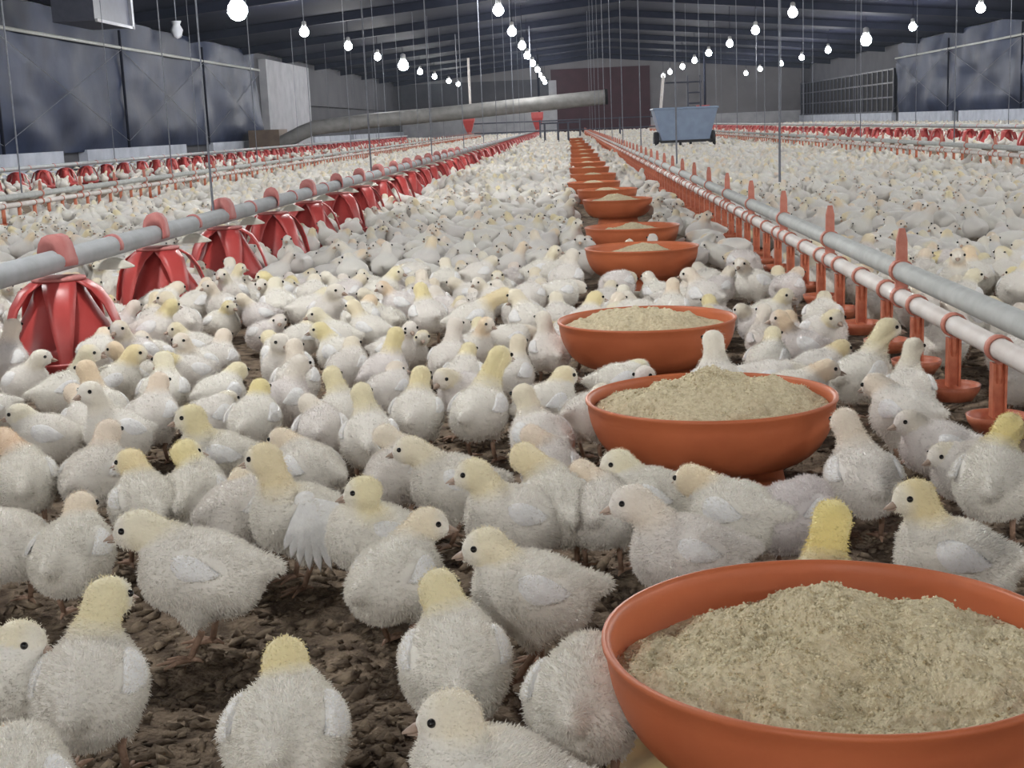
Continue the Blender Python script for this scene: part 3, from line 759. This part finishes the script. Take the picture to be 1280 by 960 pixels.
        back = -s.a*(1-mk[:, None])+mk[:, None]*unit(s.n0-s.head)
        d = n*1.0+back*.30+rng.normal(0, .16, (N, 3)); d /= np.linalg.norm(d, axis=1)[:, None]
        hd = np.clip((np.linalg.norm(p-s.head, axis=1)-.018)/.03, 0, 1)
        L = (.0014+.0030*hd)*(.5+.8*rng.random(N))
        p0 = p-n*.0008; p1 = p0+d*(L*.55)[:, None]; d2 = d+back*.25-np.array([0, 0, .08]); p2 = p1+d2/np.linalg.norm(d2, axis=1)[:, None]*(L*.5)[:, None]
        cu = bpy.data.hair_curves.new('down'); cu.add_curves([3]*N)
        pos = np.stack([p0, p1, p2], 1).reshape(-1).astype(np.float32)
        cu.attributes['position'].data.foreach_set('vector', pos) if 'position' in cu.attributes else cu.position_data.foreach_set('vector', pos)
        ra = cu.attributes.get('radius') or cu.attributes.new('radius', 'FLOAT', 'POINT')
        ra.data.foreach_set('value', np.tile(np.array([.00034, .00026, .00008], np.float32), N))
        ma = cu.attributes.new('mask', 'FLOAT', 'CURVE'); ma.data.foreach_set('value', mk.astype(np.float32))
        cu.materials.append(MT['down'])
        return cu
    def body(s, voxel=.0045, smooth=6, deci=None):
        me = remesh(s.solid(), voxel, smooth, deci); me.name = 'body'
        nv = len(me.vertices); P = np.empty(nv*3, np.float32); me.vertices.foreach_get('co', P); P = P.reshape(-1, 3).astype(float)
        a = me.attributes.new('mask', 'FLOAT', 'POINT'); a.data.foreach_set('value', s.mask(P).astype(np.float32))
        me.materials.clear(); me.materials.append(MT['down'])
        s.tree = BVHTree.FromPolygons(P.tolist(), [tuple(p.vertices) for p in me.polygons])
        me.polygons.foreach_set('use_smooth', [True]*len(me.polygons))
        return me
b = MB(); b.ball((0, 0, 0), .0037, 10, 8); eyem = b.mesh('eye', MT['eye'], True)
def build_chick(shape, hair=3200, voxel=.0045, step=0.0):
    t = empty('chick', (0, 0, 0)); me = shape.body(voxel)
    link('body', me, t)
    wm = [shape.wing(sg).mesh('wing', MT['feather'], True) for sg in (-1, 1)]
    link('down', shape.down(me, hair, wm), t)
    link('beak', shape.beak().mesh('beak', MT['beak'], True), t)
    for e in shape.eyes(): link('eye', eyem, t, e)
    for sg in (-1, 1):
        link('wing', wm[(sg+1)//2], t)
        if not shape.sit: link('leg', shape.leg(sg, step*sg).mesh('leg', MT['shank'], True), t)
    return t
def colour(t, tint, hue, tone):
    for c in t.children:
        if c.name.split('.')[0] in ('body', 'down'): c['tint'] = float(tint); c['hue'] = float(hue); c['tone'] = float(tone)

# the birds that can be told apart: body px, head px, heading, gaze (0 right, 90 away, 180 left, 270 to the camera), yellow, peach, lilac, scale, flags, label
CH = [
 (358, 915, 357, 826, 92, 92, .75, .05, 0, 1.0, '', 'white chick seen squarely from behind at the bottom edge, pale yellow head'),
 (612, 985, 562, 897, 176, 184, .30, .35, 0, 1.0, '', 'chick cut by the bottom edge, left profile with dark eye, nearest the camera'),
 (8, 1000, 12, 940, 88, 90, .8, .9, 0, 1.0, '', 'peach-headed chick peeking up in the bottom left corner'),
 (-18, 862, 26, 803, 12, -8, .35, .1, 0, 1.0, '', 'chick cut by the left edge looking right with round dark eye'),
 (113, 858, 135, 748, 95, 60, .55, 0, .1, 1.0, '', 'white chick from behind with tall outstretched neck, lower left'),
 (248, 716, 172, 662, 182, 186, .30, 0, .1, 1.08, '', 'big chick striding left in full profile, tail to the right'),
 (92, 692, 101, 634, 85, 80, .45, .8, 0, .95, '', 'white chick from behind with peach head, left of the striding chick'),
 (182, 632, 163, 578, 120, 165, .75, .3, 0, .95, '', 'yellow-necked chick behind the striding chick, beak turned left'),
 (243, 620, 233, 566, 88, 40, .75, 0, 0, .95, '', 'greenish-yellow necked chick seen from behind beside the wing-spreading one'),
 (372, 648, 330, 574, 215, 168, .6, .3, 0, 1.0, 'spread', 'chick fanning out one white wing with spread feathers'),
 (300, 640, 305, 600, 60, 60, .4, .5, .3, .95, '', 'round grey-white chick directly left of the wing-spreading chick, head hidden'),
 (466, 672, 454, 615, 215, 188, .55, 0, 0, .95, '', 'pale yellow chick facing left just right of the spread wing'),
 (496, 722, 535, 655, 60, 5, .45, .5, 0, .95, '', 'chick with tan face looking right, beside the greenish-white one from behind'),
 (569, 828, 549, 738, 96, 92, .6, 0, 0, 1.0, '', 'white chick from behind with pale yellow neck, wing tips on both sides'),
 (662, 742, 607, 684, 190, 186, .40, .1, 0, 1.0, 'step', 'white chick standing in clear left profile, yellow throat and both feet visible'),
 (732, 874, 755, 842, 80, 65, .25, 0, 0, 1.0, '', 'white chick half hidden behind the left side of the nearest bowl'),
 (856, 694, 789, 628, 188, 186, .22, .6, .4, 1.0, '', 'pinkish-white chick facing left just behind the nearest bowl'),
 (640, 650, 592, 593, 200, 182, .5, .1, .1, .98, '', 'chick facing left with shining dark eye above the profile chick'),
 (565, 606, 512, 562, 192, 178, .35, .2, .1, .95, '', 'chick facing left with flat white wing, behind the dark-eyed one'),
 (694, 632, 655, 572, 105, 100, .6, .25, 0, 1.0, '', 'tall pale yellow neck from behind, white wing on its right side'),
 (690, 588, 663, 545, 80, 85, .45, .8, .5, .85, '', 'small pinkish chick head showing behind the tall yellow neck'),
 (752, 640, 727, 592, 80, 85, .45, .8, .2, .92, '', 'chick with peach crown between tall yellow neck and second bowl'),
 (812, 625, 772, 580, 170, 190, .35, 0, 0, .95, '', 'chick head in left profile against the foot of the second bowl'),
 (918, 645, 864, 600, 140, 130, .6, .6, 0, .98, '', 'yellowish chick with white wing in front of the second bowl, back to camera'),
 (992, 645, 1010, 640, 40, 40, .2, .7, .9, .95, '', 'lilac-white chick bending behind the nearest bowl, head hidden'),
 (1033, 768, 1040, 650, 88, 70, 1.0, 0, 0, 1.0, '', 'bright yellow neck rising behind the rim of the nearest bowl'),
 (1190, 700, 1143, 622, 165, 192, .75, .2, 0, 1.0, '', 'chick looking left over the right part of the nearest bowl, yellow neck'),
 (1078, 598, 1056, 528, 95, 95, .35, .8, .3, .98, '', 'chick from behind with white shoulder patch right of the second bowl'),
 (1172, 560, 1136, 527, 190, 190, .2, .2, .6, .92, '', 'greyish chick facing left below the water pipe, dark eye'),
 (1242, 600, 1262, 535, 70, 75, .95, .05, 0, 1.0, '', 'chick with bright yellow neck at the right edge, seen from behind'),
 (1215, 590, 1178, 570, 185, 200, .25, 0, .4, .9, '', 'grey-white chick with lowered head beside the right edge'),
 (990, 492, 1034, 462, 5, 0, .6, .8, 0, .95, '', 'peach-faced chick with open beak looking right behind the second bowl'),
 (1078, 470, 1110, 410, 40, 0, .5, 0, 0, 1.0, '', 'greenish-yellow chick standing tall by the water pipe, looking right'),
 (1136, 488, 1142, 434, 80, 40, .2, 0, .1, .9, '', 'slim white chick stretching its neck under the water pipe'),
 (960, 452, 966, 418, 60, 60, .45, 0, 0, .9, '', 'pale yellow chick upright behind the heap of the second bowl'),
 (955, 428, 955, 388, 110, 120, .15, .6, .2, .82, '', 'small white-headed chick right of the third bowl'),
 (775, 480, 799, 460, 20, 5, .45, 0, 0, .9, '', 'chick head peeping between the second and third bowls'),
 (738, 520, 752, 492, 50, 60, .2, 0, .2, .92, '', 'white chick pressed against the left side of the second bowl'),
 (684, 508, 706, 470, 35, 20, .55, .2, 0, .95, '', 'yellowish chick facing right below the third bowl'),
 (600, 514, 625, 446, 70, 45, .7, 0, 0, 1.0, '', 'tall greenish-yellow chick with white wing, legs showing, centre of picture'),
 (580, 470, 586, 438, 85, 80, .6, 0, .2, .88, '', 'pale yellow head directly left of the tall greenish-yellow chick'),
 (640, 470, 648, 428, 60, 70, .4, .4, .2, .88, '', 'cream chick head directly right of the tall greenish-yellow chick'),
 (84, 490, 112, 442, 30, 10, .4, .1, 0, .95, '', 'chick looking right in front of the nearest red feeder'),
 (142, 482, 170, 442, 25, 5, .8, .3, 0, .98, '', 'yellow-headed chick looking right beside the nearest red feeder'),
 (190, 522, 199, 478, 80, 85, .5, .9, .3, .95, '', 'chick from behind with peach head, two birds right of the feeder'),
 (110, 530, 92, 492, 110, 110, .5, .9, .2, .95, '', 'chick from behind with peach nape near the left edge'),
 (58, 548, 24, 518, 190, 185, .25, 0, .1, .95, '', 'white chick facing left with dark eye near the left edge'),
 (30, 600, 5, 550, 110, 120, .8, 1.0, 0, .95, '', 'chick with orange-tinted nape cut by the left edge'),
 (122, 594, 136, 540, 75, 75, .4, .9, .2, .95, '', 'chick with pinkish head in front of the peach-naped one'),
 (272, 574, 238, 522, 195, 195, .6, 0, 0, .98, '', 'pale yellow chick in left profile, eye and beak clear, left of centre'),
 (318, 526, 325, 486, 85, 90, .85, 0, 0, .95, '', 'chick from behind with bright lemon-yellow head, left of centre'),
 (264, 524, 285, 500, 60, 60, .2, 0, .3, .9, '', 'grey-white chick behind the lemon-headed one'),
 (370, 478, 368, 434, 90, 90, .3, .8, .2, .95, '', 'chick from behind with upright pinkish neck, left of the crowd centre'),
 (386, 588, 352, 550, 140, 150, .45, .7, .1, .92, '', 'chick partly behind the wing-spreading one, peach head'),
 (402, 540, 385, 505, 95, 90, .2, .3, .5, .92, '', 'grey chick seen from behind above the wing-spreading one'),
 (462, 548, 452, 492, 95, 95, .5, 0, .1, .95, '', 'chick with pale green-yellow neck and one bright white wing patch'),
 (500, 590, 480, 545, 60, 60, .3, .4, .4, .9, '', 'greyish chick standing behind the left-facing chicks'),
 (521, 518, 526, 470, 85, 85, .65, .1, .1, .95, '', 'chick from behind with cream-yellow neck left of the tall greenish one'),
 (486, 490, 495, 462, 60, 20, .3, .7, .4, .88, '', 'chick with shadowed face looking right, left of the cream-necked one'),
 (435, 460, 440, 430, 70, 60, .3, .3, .3, .9, '', 'cream chick in the crowd above the pale green-necked one'),
 (590, 400, 640, 368, 30, 10, .7, .35, .1, 1.0, 'wingup', 'yellow-headed chick leaning right with raised white wing, upper centre'),
 (8, 680, -20, 650, 150, 150, .3, 0, .1, .95, '', 'chick body cut by the left edge above the corner bird'),
 (425, 520, 415, 470, 90, 90, .55, 0, .1, .92, '', 'pale chick from behind left of the pale green-necked one'),
]
occupied = []
HZ = .094
for (bx, by, hx, hy, hd, gz, tint, hue, tone, sc, fl, lab) in CH:
    w = onz(bx, by, HZ*sc); a = R(hd)
    h = ony(hx, hy, w[1]+.052*sc*math.sin(a))
    d = (h-np.array([w[0], w[1], 0]))/sc
    c, s_ = math.cos(-a), math.sin(-a)
    lx, ly, lz = c*d[0]-s_*d[1], s_*d[0]+c*d[1], d[2]
    lx = min(max(lx, .018), .085); ly = min(max(ly, -.045), .045); lz = min(max(lz, .080), .195)
    ga = R(gz-hd)
    sh = Chick((lx, ly, lz), (math.cos(ga), math.sin(ga), -.12), 12 if lz > .14 else 4, droop=.012 if 'wingup' in fl else random.choice([0, 0, .003, .006]), spread='spread' in fl)
    near = by > 560
    t = build_chick(sh, 15000 if near else 6000, .0042 if near else .0055, .018 if 'step' in fl else .006)
    t.location = (w[0], w[1], 0); t.rotation_euler.z = a; t.scale = (sc,)*3
    colour(t, tint, hue, tone)
    tag(t, lab, 'chick', 'broiler chicks')
    occupied.append((w[0], w[1], .105))

# poses used for the rest of the nearer birds
PROTO = [Chick((.052, .0, .165), (1, 0, -.1)), Chick((.058, .010, .158), (.7, .7, -.1)), Chick((.058, -.010, .155), (.6, -.8, -.1)),
         Chick((.066, .0, .138), (1, .1, -.25), 5), Chick((.05, .0, .112), (1, .2, -.05), 8, sit=True), Chick((.056, .012, .102), (.8, -.6, -.1), 4, sit=True),
         Chick((.046, 0, .176), (1, .05, 0), 16), Chick((.078, 0, .108), (1, 0, -.6), -4)]
proto_t = [build_chick(p, 4500, .006) for p in PROTO]
used = [False]*len(PROTO)
UPR = [0, 0, 1, 2, 3, 6, 6, 7]; ANY = [0, 1, 2, 3, 4, 4, 4, 5, 5, 7]
# where birds may stand: clear of bowls, pans, stems and each other
blockers = [(x, y, .215) for x, y in BOWLS]+[(-1.345, y, .215) for y in FA]+[(-7.2, y, .22) for y in FB]+[(5.95, y, .22) for y in FC]
cell = {}
def put(x, y, r): cell.setdefault((int(x//.5), int(y//.5)), []).append((x, y, r))
for q in blockers: put(*q)
for q in occupied: put(*q)
def free(x, y, r):
    i, j = int(x//.5), int(y//.5)
    for u in (i-1, i, i+1):
        for v in (j-1, j, j+1):
            for (a, b_, rr) in cell.get((u, v), ()):
                if (a-x)**2+(b_-y)**2 < max(rr, r)**2: return False
    return True
def clear(X, Y):                                     # kept free in front of the bowls
    if 6.2 < Y < 46 and abs(X-.22) < .20: return True
    for i in (2, 3, 4):
        bx, by = BOWLS[i]
        if abs(X-bx) < (.15 if i == 2 else .19) and by-(.36 if i == 2 else .50) < Y < by: return True
    return False
cands = []
y = 1.55
while y < 72:
    d = .125 if y < 5.5 else .145 if y < 12 else .15 if y < 22 else .18 if y < 40 else .23
    xa = max(-8.9, -.42*y-1.3); xb = min(12.6, .345*y+1.3)
    x = xa+random.random()*d
    while x < xb:
        X = x+random.uniform(-.33, .33)*d; Y = y+random.uniform(-.33, .33)*d
        if not (1.35 < X < 2.9 and 25.0 < Y < 26.2) and not (X < -7.6 and 39.5 < Y < 41.5) and not ((-7.0 < X < -4.15 or 3.9 < X < 5.75) and random.random() < .93) and not clear(X, Y): cands.append((X, Y, d))
        x += d
    y += d*.9
# bare patches of litter as in the photograph (pixel centres on the ground, radius in metres)
for (px, py, rr) in ((420, 800, .30), (260, 800, .16), (690, 870, .17), (480, 870, .14), (545, 640, .0), (140, 640, .06), (380, 750, .12), (220, 870, .12), (560, 450, .10), (700, 430, .10), (690, 545, .07), (1150, 690, .10), (1270, 670, .10), (930, 400, .09), (760, 700, .10), (60, 760, .05), (1000, 560, .03), (410, 415, .06), (345, 465, .05)):
    g = onz(px, py, 0)
    if rr: put(g[0], g[1], rr)
auto = []; flock = []
LIM = 300-len(CH)
for (X, Y, d) in cands:
    if Y < 2.9 and random.random() < .12: continue
    mind = .118 if Y < 4 else d*.80
    px, py, pz = proj((X, Y, .08))
    out = pz < .3 or px < -70 or px > 1350 or py > 1010
    if not out and Y < 2.35 and X < .9 and py > 560: continue             # this ground belongs to the birds listed above
    if not free(X, Y, mind): continue
    if abs(X-.715) < .07 or abs(X+3.85) < .05 or abs(X-3.55) < .05: continue
    put(X, Y, mind)
    (auto if len(auto) < LIM and not out else flock).append((X, Y))
def region(X, Y):
    if X < -1.5: return 'behind the near red feeder pipe'
    if X < -1.02: return 'close in front of the red feeder pans'
    if X > 1.0: return 'in the crowd to the right of the water pipe'
    if X > .50: return 'standing by the orange drinker cups'
    nb = 'second' if Y < 2.6 else 'third' if Y < 3.7 else 'fourth' if Y < 5.2 else 'fifth'
    if X > -.12: return f'right beside the {nb} orange bowl'
    return f'in the open crowd left of the {nb} orange bowl' if X > -.6 else f'between the red feeders and the {nb} bowl'
def facing(a):
    a = math.degrees(a) % 360
    return 'facing right' if a < 45 or a > 315 else 'seen from behind' if a < 135 else 'facing left' if a < 225 else 'facing the camera'
for (X, Y) in auto:
    k = random.choice(UPR if Y < 3.2 else ANY)
    if used[k]: t = copy_tree(proto_t[k])
    else: t = proto_t[k]; used[k] = True
    a = random.choice([R(random.gauss(90, 50)), R(random.uniform(0, 360))]) if Y < 4 else R(random.gauss(95, 60)) if random.random() < .6 else R(random.uniform(0, 360))
    t.location = (X, Y, 0); t.rotation_euler.z = a; s_ = random.uniform(.86, 1.02); t.scale = (s_*.93, s_*1.10, s_*1.02)
    tint = random.choice([.15, .25, .35, .5, .75]); hue = random.choice([0, .1, .3, .8]); tone = random.choice([0, .1, .3, .7])
    colour(t, tint, hue, tone)
    cw = 'yellow-necked' if tint > .6 else 'cream-necked' if tint > .3 else 'lilac-white' if tone > .5 else 'all-white'
    lab = f'{cw} {"sitting" if PROTO[k].sit else "standing"} chick {facing(a)}, {region(X, Y)}'
    tag(t, lab, 'chick', 'chicks: '+lab)
for k, u in enumerate(used):
    if not u:
        for c in list(proto_t[k].children): bpy.data.objects.remove(c)
        bpy.data.objects.remove(proto_t[k])

# the uncountable rest of the flock, one object, lighter with distance
def lod(sh, voxel, deci):
    me = sh.body(voxel, 3, deci); me2 = me
    bmm = bmesh.new(); bmm.from_mesh(me); bmesh.ops.triangulate(bmm, faces=bmm.faces[:]); bmm.to_mesh(me); bmm.free()
    nv = len(me.vertices); P = np.empty(nv*3, np.float32); me.vertices.foreach_get('co', P); P = P.reshape(-1, 3).astype(float)
    T = np.empty(len(me.polygons)*3, np.int32); me.loops.foreach_get('vertex_index', T)
    mk = sh.mask(P); dark = np.zeros(nv)
    return P, T.reshape(-1, 3), mk, sh
def with_face(L):
    P, T, mk, sh = L; n = len(P); b = MB(); extra = []
    for e in sh.eyes(): b.ball(e, .0040, 5, 4)
    ne = b.n; bk = sh.beak(); b.add(np.concatenate(bk.v), bk.f)
    V = np.concatenate(b.v); Ft = []
    for f in b.f:
        for q in range(1, len(f)-1): Ft.append((f[0], f[q], f[q+1]))
    kind = np.concatenate([np.zeros(n), np.ones(ne), np.full(len(V)-ne, 2)])
    return np.concatenate([P, V]), np.concatenate([T, np.array(Ft)+n]), np.concatenate([mk, np.zeros(len(V))]), kind
FL = [PROTO[k] for k in (0, 1, 3, 4, 5, 7, 4, 5)]
LODS = []
for vox, dec in ((.011, .30), (.014, .17), (.02, .14)):
    S = []
    for sh in FL:
        L = lod(sh, vox, dec)
        S.append(with_face(L) if vox < .012 else (L[0], L[1], L[2], np.zeros(len(L[0]))))
    LODS.append(S)
VV, TT_, CC = [], [], []; base = 0
for k in range(1500):  # unseen birds beside and behind the camera, added to bounce light
    X, Y = random.uniform(-4.5, 4.5), random.uniform(-7, .75)
    if abs(X) > .36*max(Y, 0)+.55 and abs(X+1.345) > .3 and free(X, Y, .14): put(X, Y, .14); flock.append((X, Y))
for (X, Y) in flock:
    S = LODS[2] if Y < 1 else LODS[0] if Y < 10 else LODS[1] if Y < 22 else LODS[2]
    k = random.randrange(len(FL)); P, T, mk, kd = S[k]
    a = R(random.gauss(90, 60)) if random.random() < .6 else random.uniform(0, 6.283); s_ = random.uniform(.88, 1.05); c, s2 = math.cos(a)*s_, math.sin(a)*s_
    Q = np.empty_like(P); fx, fyy = P[:, 0]*.92, P[:, 1]*1.14; Q[:, 0] = fx*c-fyy*s2+X; Q[:, 1] = fx*s2+fyy*c+Y; Q[:, 2] = P[:, 2]*s_
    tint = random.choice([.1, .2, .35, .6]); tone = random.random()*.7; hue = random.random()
    bs = np.array([.73, .715, .66])*(1-tone)+np.array([.63, .60, .58])*tone  # base darker than the near birds', dimmer light far off put into the colour
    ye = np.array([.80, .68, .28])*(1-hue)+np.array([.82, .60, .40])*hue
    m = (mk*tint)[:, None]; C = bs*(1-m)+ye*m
    C[kd == 1] = (.01, .01, .01); C[kd == 2] = (.48, .34, .24)
    VV.append(Q); TT_.append(T+base); CC.append(C); base += len(P)
V = np.concatenate(VV); T = np.concatenate(TT_); C = np.concatenate(CC)
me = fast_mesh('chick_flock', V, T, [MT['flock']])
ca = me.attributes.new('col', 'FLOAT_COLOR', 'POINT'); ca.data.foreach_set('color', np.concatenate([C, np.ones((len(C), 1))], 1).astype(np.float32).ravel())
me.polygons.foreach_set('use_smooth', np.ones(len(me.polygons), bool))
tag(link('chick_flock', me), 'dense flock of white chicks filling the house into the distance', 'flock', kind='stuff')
print('CHICKS', len(CH), len(auto), len(flock), 'tris', len(T), 'auto max y', max(p[1] for p in auto))
